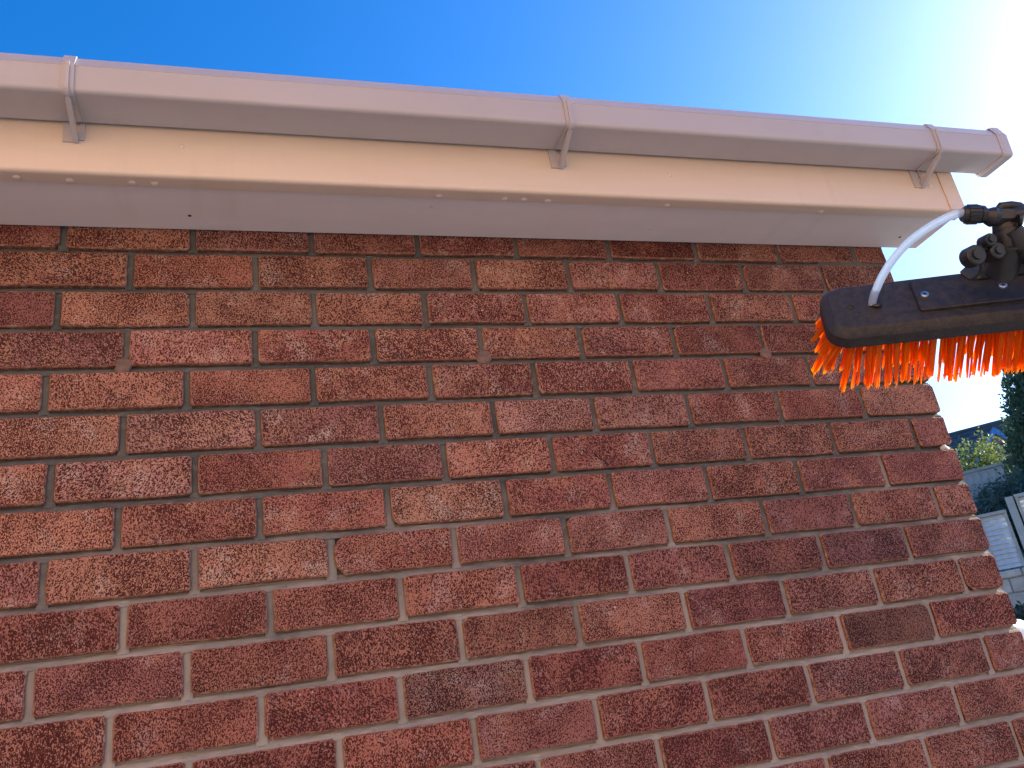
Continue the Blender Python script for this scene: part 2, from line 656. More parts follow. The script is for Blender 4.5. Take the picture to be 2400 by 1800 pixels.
# --- gable side
b = bmesh.new()
YB = 6.4
pts = [(-0.004, .1, -0.1), (-0.004, YB, -0.1), (-0.004, YB, 2.56), (-0.004, YB / 2, 4.4), (-0.004, 0.0, 2.56), (-0.004, .016, 2.4), (-0.004, .016, -0.1)]
front = [b.verts.new(p) for p in pts]
back = [b.verts.new((-0.21, p[1], p[2])) for p in pts]
b.faces.new(front)
b.faces.new(list(reversed(back)))
for k in range(len(pts)):
    q = (k + 1) % len(pts)
    b.faces.new((front[q], front[k], back[k], back[q]))
bmesh.ops.recalc_face_normals(b, faces=b.faces[:])
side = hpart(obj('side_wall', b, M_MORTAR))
side['label'] = 'sunlit side wall of the house round the corner'
b = bmesh.new()
rs = random.Random(5)
for r in range(-21, NROW):
    zc = Z0 - PITCH * r
    y = (0.1075 if r % 2 else 0.220) + 0.0055
    lim0, lim1 = 0.0, YB
    if zc > 2.5:
        k = (zc + .05 - 2.56) / (4.4 - 2.56)
        lim0, lim1 = max(0, k * YB / 2), YB - k * YB / 2
    while y + .215 < lim1:
        if y > lim0:
            brick_into(b, y + 0.107, zc, 0.2145, BH, 0.003, rs, face='side')
        y += 0.2255
bmesh.ops.recalc_face_normals(b, faces=b.faces[:])
o = obj('brickwork', b, [M_BRICK, M_ARRIS], side)
o['kind'] = 'stuff'

# white rounded fixture on the side wall just round the corner
b = bmesh.new()
prof = [(-.030, 0)] + [(-.030, .13)] + arc(0, .13, .030, 180, 0, 8)[1:] + [(.030, 0)]
f0 = [b.verts.new((0.003, y, z)) for y, z in prof]
f1 = [b.verts.new((0.060, y * .96, z)) for y, z in prof]
f2 = [b.verts.new((0.068, y * .80, z * .985)) for y, z in prof]
b.faces.new(f2)
for A, B_ in ((f0, f1), (f1, f2)):
    for k in range(len(prof)):
        q = (k + 1) % len(prof)
        b.faces.new((A[k], A[q], B_[q], B_[k]))
bmesh.ops.recalc_face_normals(b, faces=b.faces[:])
o = hpart(smooth(obj('wall_vent_cover', b, M_WHITE), 50))
o.location = Vector((0.0, 0.062, 1.455)) - house.location
o['label'] = 'white rounded plastic cover on the side wall'

# --- soffit and fascia
XR = 0.060
b = bmesh.new()
extrude_x(b, [(-0.0055, 2.5565), (-0.152, 2.5590), (-0.152, 2.566), (-0.0055, 2.566)], XL, 0.1035)
soffit = hpart(obj('soffit', b, M_UPVC2))
b = bmesh.new()
fy = -0.1765
prof = [(-0.1415, 2.5560), (-0.1425, 2.5545), (-0.168, 2.5535)] + arc(fy + .007, 2.5612, .0075, 262, 180, 5) + \
       [(fy - .0004, 2.60), (fy, 2.745), (fy + .009, 2.745), (fy + .009, 2.5655), (-0.1425, 2.5595)]
extrude_x(b, prof, XL, 0.0590)
fascia = hpart(smooth(obj('fascia', b, M_UPVC), 30))
# corner trim over the fascia end, and the boxed end behind it
b = bmesh.new()
prof2 = [(fy + .010, 2.5525), (fy + .002, 2.5525)] + [(fy - .0035, 2.557), (fy - .0035, 2.745), (fy + .010, 2.745)]
extrude_x(b, prof2, 0.0600, 0.1050)
bx(b, (0.0600, fy + .0102, 2.5525), (0.1050, -0.140, 2.5560))
trim = hpart(obj('corner_trim', b, M_UPVC))
b = bmesh.new()
pts = [(0.012, 2.5675), (-0.166, 2.5675), (-0.166, 2.745), (0.0, 2.85), (0.30, 3.03), (0.30, 2.80)]
A = [b.verts.new((0.090, y, z)) for y, z in pts]
B_ = [b.verts.new((0.1035, y, z)) for y, z in pts]
b.faces.new(list(reversed(A)))
b.faces.new(B_)
for k in range(len(pts)):
    q = (k + 1) % len(pts)
    b.faces.new((A[k], A[q], B_[q], B_[k]))
bmesh.ops.recalc_face_normals(b, faces=b.faces[:])
hpart(obj('box_end', b, M_UPVC2))


def dome(rad, h, n=10):
    b = bmesh.new()
    rings = []
    for q, zz in ((1.0, 0.0), (.92, .45), (.62, .85), (.25, 1.0)):
        rings.append([b.verts.new((math.cos(2 * math.pi * k / n) * rad * q, math.sin(2 * math.pi * k / n) * rad * q, zz * h)) for k in range(n)])
    for r0, r1 in zip(rings, rings[1:]):
        for k in range(n):
            b.faces.new((r0[k], r0[(k + 1) % n], r1[(k + 1) % n], r1[k]))
    b.faces.new(rings[-1])
    return b


nail_me = None
for x, z in ((-1.685, 2.621), (-0.6915, 2.616), (0.0241, 2.624), (-2.45, 2.62)):
    o = smooth(obj('nail', dome(.0058, .0032), M_NAIL, fascia), 60)
    o.rotation_euler = (math.radians(90), 0, 0)
    o.location = (x, fy + .0004, z)
for x, y in ((-1.9507, -.1543), (-1.8691, -.1513), (-1.7691, -.1523), (-1.7319, -.1521), (-1.2088, -.1495), (-1.0716, -.1495),
             (-1.03, -.1495), (-0.9771, -.149), (-0.7009, -.150), (-0.30, -.150)):
    o = smooth(obj('nail', dome(.0078, .0034), M_NAIL, fascia), 60)
    o.rotation_euler = (math.radians(180), 0, 0)
    o.location = (x, y, 2.5552)
for x, y in ((-1.6815, -.0514), (-0.697, -.0529), (0.0123, -.053), (-1.2174, -.1092)):
    o = smooth(obj('nail', dome(.0036, .0012), M_DARKHOLE if y > -.1 and x != -0.697 else M_NAIL, soffit), 60)
    o.rotation_euler = (math.radians(180), 0, 0)
    o.location = (x, y, 2.5574)

# --- gutter: square-line profile, falling gently to the left
def gfall(x):
    return 0.0040 * (x + 1.0)


GB = 2.6590       # gutter bottom at x = -1
gout = [(-0.1815, 2.738), (-0.1815, GB + .004), (-0.1855, GB)] + arc(-0.2540, GB + .009, .009, 270, 186, 6) + \
       [(-0.2655, 2.7115), (-0.2665, 2.7130)] + [(-0.2560, 2.7370), (-0.2535, 2.7385)]
gin = [(-0.2505, 2.7365), (-0.2615, 2.7115), (-0.2595, 2.672), (-0.2525, GB + .003), (-0.187, GB + .003), (-0.184, GB + .006), (-0.184, 2.738)]
b = bmesh.new()
extrude_x(b, gout + gin, XL, 0.2000, shift=gfall, n=24)
gutter = hpart(smooth(obj('gutter', b, M_GUT), 25))


def offset_profile(pr, d):
    out = []
    for i, p in enumerate(pr):
        a = Vector(pr[max(i - 1, 0)])
        c = Vector(pr[min(i + 1, len(pr) - 1)])
        t_ = (c - a).normalized()
        out.append((p[0] + t_.y * d * 1.0, p[1] - t_.x * d))
    return out


def shell(b, p_in, p_out, x0, x1, dz=0.0):
    k = len(p_in)
    prof_ = list(p_in) + list(reversed(p_out))
    rows = [[b.verts.new((x, y, z + dz)) for y, z in prof_] for x in (x0, x1)]
    n = len(prof_)
    for j in range(n):
        q = (j + 1) % n
        b.faces.new((rows[0][j], rows[0][q], rows[1][q], rows[1][j]))
    for i in range(k - 1):
        for rw in rows:
            b.faces.new((rw[i], rw[i + 1], rw[n - 2 - i], rw[n - 1 - i]))
    bmesh.ops.recalc_face_normals(b, faces=b.faces[:])


fr = [(-0.190, GB)] + arc(-0.2540, GB + .009, .009, 270, 186, 4) + [(-0.2655, 2.7115), (-0.2665, 2.7130), (-0.2560, 2.7375), (-0.2520, 2.7400)]
sgn = -1
off0 = offset_profile(fr, -0.0004)
off1 = offset_profile(fr, -0.0034)
# make sure the offset goes outwards
if off1[-3][0] > fr[-3][0]:
    off0 = offset_profile(fr, 0.0004)
    off1 = offset_profile(fr, 0.0034)
for x0, mirror in ((-1.867, 1), (-0.956, 1), (-0.0125, 1), (-2.78, 1)):
    dz = gfall(x0)
    t_ = bmesh.new()
    x1 = x0 + 0.0195
    shell(t_, off0, off1, x0, x1, dz)
    # raised rib down the middle of the strap
    ribo = [(p[0] + (p[0] - q[0]) * 1.3, p[1] + (p[1] - q[1]) * 1.3) for p, q in zip(off1, off0)]
    shell(t_, off1[1:-2], ribo[1:-2], x0 + .0065, x0 + .0125, dz)
    # strut back to the fascia and its web
    xa, xb = x0 + .0055, x0 + .0135
    st = [(-0.2520, GB - .0038 + dz), (-0.2560, GB - .009 + dz), (-0.1830, 2.6150), (-0.1772, 2.6150), (-0.1772, 2.630)]
    A = [t_.verts.new((xa, y, z)) for y, z in st]
    B_ = [t_.verts.new((xb, y, z)) for y, z in st]
    for k in range(len(st) - 1):
        t_.faces.new((A[k], A[k + 1], B_[k + 1], B_[k]))
    t_.faces.new((A[-1], A[0], B_[0], B_[-1]))
    t_.faces.new(A)
    t_.faces.new(list(reversed(B_)))
    # back plate against the fascia
    bx(t_, (x0 - .012, -0.1805, 2.6165), (x0 + .0053, -0.1771, 2.700))
    bx(t_, (x0 + .0137, -0.1805, 2.6215), (x0 + .0225, -0.1771, 2.700))
    bmesh.ops.recalc_face_normals(t_, faces=t_.faces[:])
    hb = obj('bracket', t_, M_GUT, gutter)
# end cap
t_ = bmesh.new()
full = [(-0.1800, 2.741), (-0.1800, GB + .003)] + [(-0.1850, GB)] + arc(-0.2540, GB + .009, .009, 270, 186, 4) + \
       [(-0.2655, 2.7115), (-0.2665, 2.7130), (-0.2560, 2.7400), (-0.2500, 2.7420)]
dz = gfall(.2)
cyc = sum(p[0] for p in full) / len(full)
czc = sum(p[1] for p in full) / len(full)
big = [(cyc + (p[0] - cyc) * 1.11, czc + (p[1] - czc) * 1.115 + dz) for p in full]
big2 = [(cyc + (p[0] - cyc) * 1.075, czc + (p[1] - czc) * 1.075 + dz) for p in full]
sm = [(cyc + (p[0] - cyc) * 1.02, czc + (p[1] - czc) * 1.02 + dz) for p in full]
rings = []
for x, pr in ((0.1885, sm), (0.1885, big2), (0.1965, big2), (0.1975, big), (0.2165, big), (0.2205, big2)):
    rings.append([t_.verts.new((x, y, z)) for y, z in pr])
for r0, r1 in zip(rings, rings[1:]):
    for k in range(len(full)):
        q = (k + 1) % len(full)
        t_.faces.new((r0[k], r0[q], r1[q], r1[k]))
t_.faces.new(rings[-1])
bmesh.ops.recalc_face_normals(t_, faces=t_.faces[:])
obj('end_cap', t_, M_GUT, gutter)

# --- roof: tiled slopes, low enough to hide behind the gutter from below
b = bmesh.new()
pit = math.radians(30)
for sgn_ in (1, -1):
    for i in range(12):
        s0, s1 = 0.33 * i, 0.33 * i + 0.40
        def rp(x, s, up):
            y = -0.200 + s * math.cos(pit) - up * math.sin(pit)
            z = 2.728 + s * math.sin(pit) + up * math.cos(pit)
            if sgn_ < 0:
                y = 6.4 - y
            return (x, y, z)
        lo = 0.022
        q = [rp(XL, s0, lo), rp(0.12, s0, lo), rp(0.12, s1, 0.004), rp(XL, s1, 0.004)]
        q2 = [rp(XL, s0, lo - .018), rp(0.12, s0, lo - .018), rp(0.12, s1, -0.014), rp(XL, s1, -0.014)]
        A = [b.verts.new(p) for p in q]
        B_ = [b.verts.new(p) for p in q2]
        b.faces.new(A)
        b.faces.new(list(reversed(B_)))
        for k in range(4):
            w_ = (k + 1) % 4
            b.faces.new((A[w_], A[k], B_[k], B_[w_]))
bmesh.ops.recalc_face_normals(b, faces=b.faces[:])
hpart(obj('roof', b, M_TILE))

# ------------------------------------------------------------------ brush on its pole
M_BLACK = None
t = NT('black_plastic')
co = t.obj_coord()
a = t.noise(co, 120, 4, 0.7)
g = t.noise(co, 900, 3, 0.6)
c = t.ramp(a, [(0.35, (0.018, 0.019, 0.024)), (0.7, (0.050, 0.047, 0.047))])
c = t.mix(t.maprange(g, 0.55, 0.72, 0, 0.55), c, (0.12, 0.09, 0.075))
t.l(c, t.b.inputs['Base Color'])
t.l(t.maprange(a, 0.3, 0.7, 0.38, 0.6), t.b.inputs['Roughness'])
t.bump(g, 0.35, 0.0006)
t.b.inputs['Specular IOR Level'].default_value = 0.35
M_BLACK = t.m
M_BLACK2 = simple('black_fitting', (0.020, 0.021, 0.025), 0.36, var=0.3, vscale=60)
M_STEEL = simple('screw_steel', (0.62, 0.60, 0.58), 0.28, 1.0, var=0.08, vscale=200)
t = NT('clear_hose')
t.b.inputs['Base Color'].default_value = (0.60, 0.67, 0.76, 1)
t.b.inputs['Roughness'].default_value = 0.10
t.b.inputs['IOR'].default_value = 1.45
t.b.inputs['Transmission Weight'].default_value = 0.35
tr = t.n('BsdfTranslucent')
tr.inputs[0].default_value = (0.56, 0.68, 0.84, 1)
mx = t.n('MixShader')
mx.inputs[0].default_value = 0.35
t.l(t.b.outputs[0], mx.inputs[1])
t.l(tr.outputs[0], mx.inputs[2])
t.l(mx.outputs[0], t.out.inputs[0])
M_HOSE = t.m

t = NT('orange_bristle')
co = t.n('TexCoord').outputs['Object']
sx = t.n('SeparateXYZ')
t.l(co, sx.inputs[0])
oi = t.n('ObjectInfo').outputs['Random']
tip = t.maprange(sx.outputs[2], 0.056, 0.068, 0.0, 1.0)
n1 = t.noise(co, 260, 2, 0.5)
c0 = t.mix(oi, (0.97, 0.29, 0.012), (0.98, 0.42, 0.022))
c0 = t.mix(t.maprange(n1, 0.45, 0.75, 0, 0.3), c0, (0.75, 0.13, 0.012))
cc = t.mix(t.math('MULTIPLY', tip, 0.75), c0, (0.98, 0.60, 0.06))
t.l(cc, t.b.inputs['Base Color'])
t.b.inputs['Roughness'].default_value = 0.4
tr = t.n('BsdfTranslucent')
t.l(cc, tr.inputs[0])
mx = t.n('MixShader')
mx.inputs[0].default_value = 0.75
t.l(t.b.outputs[0], mx.inputs[1])
t.l(tr.outputs[0], mx.inputs[2])
t.l(mx.outputs[0], t.out.inputs[0])
M_BRISTLE = t.m

F_PX = 1900.1


def unproject(px, py, depth):
    """a place in the air at a given distance in front of where the photographer stood"""
    return CAM + RIGHT * ((px - 1200) / F_PX * depth) + DOWN * ((py - 900) / F_PX * depth) + FWD * depth


TILT = 0.1048
YAW = -0.2183
TH = math.radians(44)
ax = ((RIGHT * math.cos(TILT) - DOWN * math.sin(TILT)) * math.cos(YAW) + FWD * math.sin(YAW)).normalized()
q_ = RIGHT * math.sin(TILT) + DOWN * math.cos(TILT)
q_ = (q_ - ax * q_.dot(ax)).normalized()
ay = q_ * math.cos(TH) - ax.cross(q_) * math.sin(TH)
az = ax.cross(ay)
BO = unproject(1930, 726.8, 1.0)
BM = Matrix((ax, ay, az)).transposed().to_4x4()
BM.translation = BO

# the empty stands where the foot of the pole meets the ground
LB = 0.47
SWV = BM @ Vector((0.262, 0.004, -0.075))
pole_dir = (RIGHT * 0.72 + DOWN * 0.80 - FWD * 0.30).normalized()
foot = SWV + pole_dir * ((SWV.z - 0.02) / -pole_dir.z)
brush = empty('cleaning_brush', (foot.x, foot.y, 0), 'black pole brush with orange bristles held up beside the gutter', 'brush')


def bpart(name, bm_, mat, local=True, parent=None):
    o = obj(name, bm_, mat)
    o.parent = parent or brush
    M = BM if local else Matrix.Identity(4)
    if parent is None:
        o.matrix_basis = Matrix.Translation(-brush.location) @ M
    return o


def rrect(x0, x1, y0, y1, r, n=6):
    out = []
    for cx, cy, a0 in ((x1 - r, y1 - r, 0), (x0 + r, y1 - r, 90), (x0 + r, y0 + r, 180), (x1 - r, y0 + r, 270)):
        for i in range(n + 1):
            a = math.radians(a0 + 90 * i / n)
            out.append((cx + r * math.cos(a), cy + r * math.sin(a)))
    return out


HW = 0.0458
b = bmesh.new()
lv = []
for z, ins, r in ((0.0, 0.0095, .019), (0.0006, 0.0085, .020), (.0085, .0005, .026), (.0095, 0.0, .0265), (.0250, 0.0, .0265), (.0262, .0012, .025)):
    lv.append([b.verts.new((x, y, z)) for x, y in rrect(ins, LB - ins, -HW + ins, HW - ins, r)])
b.faces.new(list(reversed(lv[0])))
b.faces.new(lv[-1])
for r0, r1 in zip(lv, lv[1:]):
    for k in range(len(r0)):
        q = (k + 1) % len(r0)
        b.faces.new((r0[k], r0[q], r1[q], r1[k]))
bmesh.ops.recalc_face_normals(b, faces=b.faces[:])
block = smooth(bpart('brush_block', b, M_BLACK), 25)

# small moulded hole near the end
b = bmesh.new()
n = 14
rg = []
for rad, z in ((.0042, -.0006), (.0034, -.0008), (.0028, .0), (.0020, .0002)):
    rg.append([b.verts.new((.0315 + math.cos(2 * math.pi * k / n) * rad, .001 + math.sin(2 * math.pi * k / n) * rad, z)) for k in range(n)])
for r0, r1 in zip(rg, rg[1:]):
    for k in range(n):
        b.faces.new((r0[k], r0[(k + 1) % n], r1[(k + 1) % n], r1[k]))
b.faces.new(rg[-1])
bpart('jet_hole', b, M_DARKHOLE)

# mounting plate with two screws
b = bmesh.new()
lv = []
for z, ins in ((.0006, 0.0), (-.0034, 0.0), (-.0046, .0012)):
    lv.append([b.verts.new((x, y, z)) for x, y in rrect(0.105 + ins, 0.340 - ins, -0.0315 + ins, 0.0233 - ins, .0035, 3)])
b.faces.new(list(reversed(lv[0])))
b.faces.new(lv[-1])
for r0, r1 in zip(lv, lv[1:]):
    for k in range(len(r0)):
        q = (k + 1) % len(r0)
        b.faces.new((r0[k], r0[q], r1[q], r1[k]))
bmesh.ops.recalc_face_normals(b, faces=b.faces[:])
plate = bpart('mounting_plate', b, M_BLACK)


def screw():
    b = bmesh.new()
    n = 16
    rg = []
    for q, z in ((1.0, 0.0), (1.0, -.0008), (.90, -.0019), (.55, -.0024)):
        rg.append([b.verts.new((math.cos(2 * math.pi * k / n) * .0052 * q, math.sin(2 * math.pi * k / n) * .0052 * q, z)) for k in range(n)])
    for r0, r1 in zip(rg, rg[1:]):
        for k in range(n):
            f_ = b.faces.new((r0[k], r1[k], r1[(k + 1) % n], r0[(k + 1) % n]))
    # cross-shaped recess
    s, w = .0025, .0009
    cr = [(s, -w), (s, w), (w, w), (w, s), (-w, s), (-w, w), (-s, w), (-s, -w), (-w, -w), (-w, -s), (w, -s), (w, -w)]
    f_ = b.faces.new(list(reversed(rg[-1])))
    v = [b.verts.new((x, y, -.00247)) for x, y in cr]
    f_ = b.faces.new(list(reversed(v)))
    f_.material_index = 1
    return b


for x, y in ((.1150, -.001), (.2000, -.001)):
    o = obj('screw', screw(), [M_STEEL, M_DARKHOLE])
    o.parent = brush
    o.matrix_basis = Matrix.Translation(-brush.location) @ BM @ Matrix.Translation((x, y, -.0046))
    smooth(o, 30)

# hose from the block up to the fitting
hp = []
path = [(585, 862, 0.0), (592, 815, .02), (610, 760, .06), (660, 650, .17), (740, 530, .32), (850, 410, .5), (990, 308, .7), (1110, 243, .85), (1195, 212, .95), (1245, 203, 1.0)]
d0, d1 = (BM @ Vector((.0600, .002, .002)) - CAM).dot(FWD), 0.900
for x, y, s in path:
    hp.append(unproject(1850 + x / 3.016, 430 + y / 3.016, d0 + (d1 - d0) * (1 - (1 - s) ** 1.3)))


def catmull(P, sub=5):
    out = []
    for i in range(len(P) - 1):
        p0, p1, p2, p3 = P[max(i - 1, 0)], P[i], P[i + 1], P[min(i + 2, len(P) - 1)]
        for k in range(sub):
            u = k / sub
            out.append(0.5 * ((2 * p1) + (p2 - p0) * u + (2 * p0 - 5 * p1 + 4 * p2 - p3) * u * u + (3 * p1 - p0 - 3 * p2 + p3) * u ** 3))
    out.append(P[-1])
    return out


hpath = catmull(hp)
b = bmesh.new()
tube(b, hpath, .0048, 16, caps=False)
hose = smooth(bpart('water_hose', b, M_HOSE, local=False), 60)
hose['label'] = 'clear plastic hose curving up from the brush block'
b = bmesh.new()
e0 = BM @ Vector((.0600, .002, .0005))
tube(b, [e0, e0 + (hpath[3] - hpath[0]).normalized() * .0025], [.0072, .0062], 16)
smooth(bpart('hose_grommet', b, M_BLACK2, local=False), 50)

# fitting, elbow and swivel
PXD = 0.900


def z4p(x, y, dd=0.0):
    return unproject(2200 + x / 5.925, 440 + y / 5.925, PXD + dd)


b = bmesh.new()
pr = [(330, 375, 9.2), (345, 375, 10.2), (375, 373, 10.6), (378, 373, 12.2), (420, 372, 12.6), (470, 371, 12.4), (540, 370, 12.4), (545, 370, 11.2), (556, 370, 11.2), (560, 370, 12.2), (615, 369, 11.8), (622, 369, 9.5), (650, 370, 9.0)]
PXS = PXD / F_PX * 1.75
tube(b, [z4p(x, y) for x, y, r in pr], [r * PXS * 1.0 for x, y, r in pr], 18)
nut = smooth(bpart('hose_connector', b, M_BLACK2, local=False), 35)
# ribs on the nut
b = bmesh.new()
nd = (z4p(540, 370) - z4p(380, 373)).normalized()
u_ = nd.orthogonal().normalized()
v_ = nd.cross(u_)
for k in range(14):
    a = 2 * math.pi * k / 14
    rv = (u_ * math.cos(a) + v_ * math.sin(a)) * (12.5 * PXS)
    tube(b, [z4p(385, 373) + rv, z4p(535, 370) + rv], .0009, 5)
bpart('grip_rib', b, M_BLACK2, local=False).parent = brush

b = bmesh.new()
# elbow body
tube(b, [z4p(640, 385), z4p(690, 395), z4p(740, 405), z4p(800, 410)], [9 * PXS, 11.5 * PXS, 13.5 * PXS, 12 * PXS], 18)
# hexagonal body
tube(b, [z4p(780, 400), z4p(800, 400), z4p(1000, 400), z4p(1020, 400)], [10 * PXS, 12.5 * PXS, 12.5 * PXS, 10 * PXS], 6)
tube(b, [z4p(830, 300, .004), z4p(860, 262, .004), z4p(1000, 250, .004), z4p(1110, 262, .004), z4p(1185, 300, .004)], [5 * PXS, 6 * PXS, 6.5 * PXS, 6.5 * PXS, 6 * PXS], 12)
tube(b, [z4p(1010, 390), z4p(1100, 380), z4p(1300, 350)], [10 * PXS, 11 * PXS, 11 * PXS], 16)
tube(b, [z4p(1110, 440, -.012), z4p(1160, 436, -.013), z4p(1185, 435, -.014)], [7 * PXS, 7 * PXS, 5 * PXS], 14)
bmesh.ops.recalc_face_normals(b, faces=b.faces[:])
smooth(bpart('hose_elbow', b, M_BLACK2, local=False), 35)

b = bmesh.new()
# column of the swivel
tube(b, [z4p(890, 470, .006), z4p(940, 560, .006), z4p(965, 700, .008), z4p(960, 880, .012), z4p(900, 1060, .02), z4p(860, 1180, .028)],
     [14 * PXS, 17 * PXS, 19 * PXS, 20 * PXS, 20 * PXS, 21 * PXS], 18)
tube(b, [z4p(1010, 560, -.002), z4p(1060, 640, 0), z4p(1120, 760, 0), z4p(1250, 850, 0)], [13 * PXS, 15 * PXS, 16 * PXS, 15 * PXS], 16)
# collars
tube(b, [z4p(920, 520, .006), z4p(935, 545, .006)], [17 * PXS, 17.5 * PXS], 18)
tube(b, [z4p(962, 790, .008), z4p(962, 830, .009)], [21.5 * PXS, 21.5 * PXS], 18)
bmesh.ops.recalc_face_normals(b, faces=b.faces[:])
smooth(bpart('swivel_joint', b, M_BLACK2, local=False), 35)

b = bmesh.new()
# round lugs, their axis pointing roughly at the photographer
for x, y, r, dd, th in ((470, 955, 24.5, .0, .016), (665, 745, 15.5, .0, .016), (600, 830, 10, .004, .010), (760, 900, 20, .004, .018)):
    c0 = z4p(x, y, dd)
    dv = (FWD * 0.95 + DOWN * 0.15 - RIGHT * .1).normalized()
    rr_ = r * PXD / F_PX
    tube(b, [c0 - dv * th * .5, c0 - dv * th * .42, c0 + dv * th * .42, c0 + dv * th * .5], [rr_ * .88, rr_, rr_, rr_ * .88], 20)
    if r > 15:
        tube(b, [c0 - dv * (th * .5 + .0025), c0 - dv * th * .3], [rr_ * .5, rr_ * .55], 12)
bmesh.ops.recalc_face_normals(b, faces=b.faces[:])
smooth(bpart('pivot_lug', b, M_BLACK2, local=False), 35)
b = bmesh.new()
# foot of the bracket spreading onto the plate
A = [(0.168, -.014), (0.158, -.034), (0.30, -.034), (0.30, -.014)]
B_ = [(0.182, -.018), (0.168, -.038), (0.285, -.038), (0.285, -.016)]
Cc = [(0.180, -.028), (0.174, -.040), (0.285, -.040), (0.285, -.028)]
zz = (-.0045, -.013, -.030)
rings = [[b.verts.new((x, y, z)) for x, y in P_] for P_, z in zip((A, B_, Cc), zz)]
b.faces.new(rings[0])
b.faces.new(rings[-1])
for r0, r1 in zip(rings, rings[1:]):
    for k in range(4):
        b.faces.new((r0[k], r0[(k + 1) % 4], r1[(k + 1) % 4], r1[k]))
bmesh.ops.recalc_face_normals(b, faces=b.faces[:])
bmesh.ops.bevel(b, geom=b.edges[:], offset=.003, segments=2, affect='EDGES')
smooth(bpart('swivel_bracket', b, M_BLACK2), 40)

# the pole, leaving to the right and down to the ground
b = bmesh.new()
p0 = z4p(1180, 800, 0)
p1 = z4p(1330, 900, 0)
tube(b, [p0, p1, p1 + (foot - p1) * .02, foot], [.015, .016, .0145, .0175], 16)
smooth(bpart('pole', b, simple('pole_carbon', (0.02, 0.02, 0.022), 0.3), local=False), 40)

# --- bristle tufts
def tuft_mesh(seed):
    rnd = random.Random(seed)
    b = bmesh.new()
    for s in range(4):
        a = 2 * math.pi * s / 4 + rnd.uniform(-.4, .4)
        rr_ = .0026
        x0, y0 = rr_ * math.cos(a), rr_ * math.sin(a)
        sp = rnd.uniform(-.1, .45)
        L = .067 + rnd.uniform(-.006, .004)
        pts = []
        bend = rnd.uniform(-.0016, .0016)
        bend2 = rnd.uniform(-.0016, .0016)
        for k in range(3):
            u = k / 2
            pts.append((x0 * (1 + sp * u) + bend * u * u, y0 * (1 + sp * u) + bend2 * u * u, L * u))
        w = rnd.uniform(.0022, .0030)
        tube(b, pts, [w, w, w * rnd.uniform(.7, .95)], 4, caps=True, flat=rnd.uniform(.4, .7))
        for q in range(1):        # split ends
            e = Vector(pts[-1])
            d = Vector((rnd.uniform(-.4, .4), rnd.uniform(-.4, .4), 1)).normalized()
            tube(b, [e - d * .006, e + d * rnd.uniform(.002, .005)], [.0006, .0003], 3, caps=False)
    me = bpy.data.meshes.new('bristle_tuft')
    b.to_mesh(me)
    b.free()
    me.materials.append(M_BRISTLE)
    return me


TM = [tuft_mesh(100 + k) for k in range(8)]
rt = random.Random(9)
BINV = Matrix.Translation(-brush.location) @ BM
ROWS = (-.034, -.0115, .0115, .034)
count = 0
for ri, y in enumerate(ROWS):
    nx = 27
    x_in = .012 if abs(y) < .03 else .023
    xs_ = [x_in + (LB * 0.62 - x_in) * i / (nx - 1) + (0.0055 if ri % 2 else 0) for i in range(nx)]
    for x in xs_:
        tilt_y = y / .034 * math.radians(13) + rt.uniform(-.035, .035)
        ex = max(0, 1 - x / .05)
        tilt_x = -ex * math.radians(24) + rt.uniform(-.022, .022)
        d = Vector((math.tan(tilt_x), math.tan(tilt_y), 1)).normalized()
        Rm = Vector((0, 0, 1)).rotation_difference(d).to_matrix().to_4x4() @ Matrix.Rotation(rt.uniform(0, 6.28), 4, 'Z')
        sc_ = rt.uniform(.96, 1.05)
        o = bpy.data.objects.new('bristle_tuft', TM[rt.randrange(8)])
        COL.objects.link(o)
        o.parent = brush
        o.matrix_basis = BINV @ Matrix.Translation((x + rt.uniform(-.001, .001), y + rt.uniform(-.001, .001), .0260)) @ Rm @ Matrix.Diagonal((sc_, sc_, sc_, 1))
        count += 1

for y in (-.030, -.022, -.013, -.004, .005, .014, .023, .031):
    for rep_ in range(2):
        tl = math.radians(rt.uniform(24, 40))
        d = Vector((-math.tan(tl), y / .034 * .25 + rt.uniform(-.1, .1) + .12, 1)).normalized()
        Rm = Vector((0, 0, 1)).rotation_difference(d).to_matrix().to_4x4() @ Matrix.Rotation(rt.uniform(0, 6.28), 4, 'Z')
        sc_ = rt.uniform(.56, .74)
        o = bpy.data.objects.new('bristle_tuft', TM[rt.randrange(8)])
        COL.objects.link(o)
        o.parent = brush
        o.matrix_basis = BINV @ Matrix.Translation((.014 + rt.uniform(0, .006), y, .0255)) @ Rm @ Matrix.Diagonal((sc_, sc_, sc_, 1))

# ------------------------------------------------------------------ beyond the house
def at(az_deg, el_deg, dist):
    """a point at a compass bearing, height angle and level distance from the garden's viewpoint"""
    a = math.radians(az_deg)
    return Vector((CAM.x + dist * math.sin(a), CAM.y + dist * math.cos(a), CAM.z + dist * math.tan(math.radians(el_deg))))


def world_at(o, loc):
    o.location = loc


def leaf_material(name, c0, c1, trans=0.3):
    t = NT(name)
    isl = t.n('NewGeometry').outputs['Random Per Island']
    co = t.obj_coord()
    nz = t.noise(co, 1.5, 3)
    f_ = t.math('ADD', t.math('MULTIPLY', isl, 0.6), t.math('MULTIPLY', nz, 0.45), True)
    c = t.ramp(f_, [(0.1, c0), (0.9, c1)])
    t.l(c, t.b.inputs['Base Color'])
    t.b.inputs['Roughness'].default_value = 0.5
    tr = t.n('BsdfTranslucent')
    t.l(c, tr.inputs[0])
    mx = t.n('MixShader')
    mx.inputs[0].default_value = trans
    t.l(t.b.outputs[0], mx.inputs[1])
    t.l(tr.outputs[0], mx.inputs[2])
    t.l(mx.outputs[0], t.out.inputs[0])
    return t.m


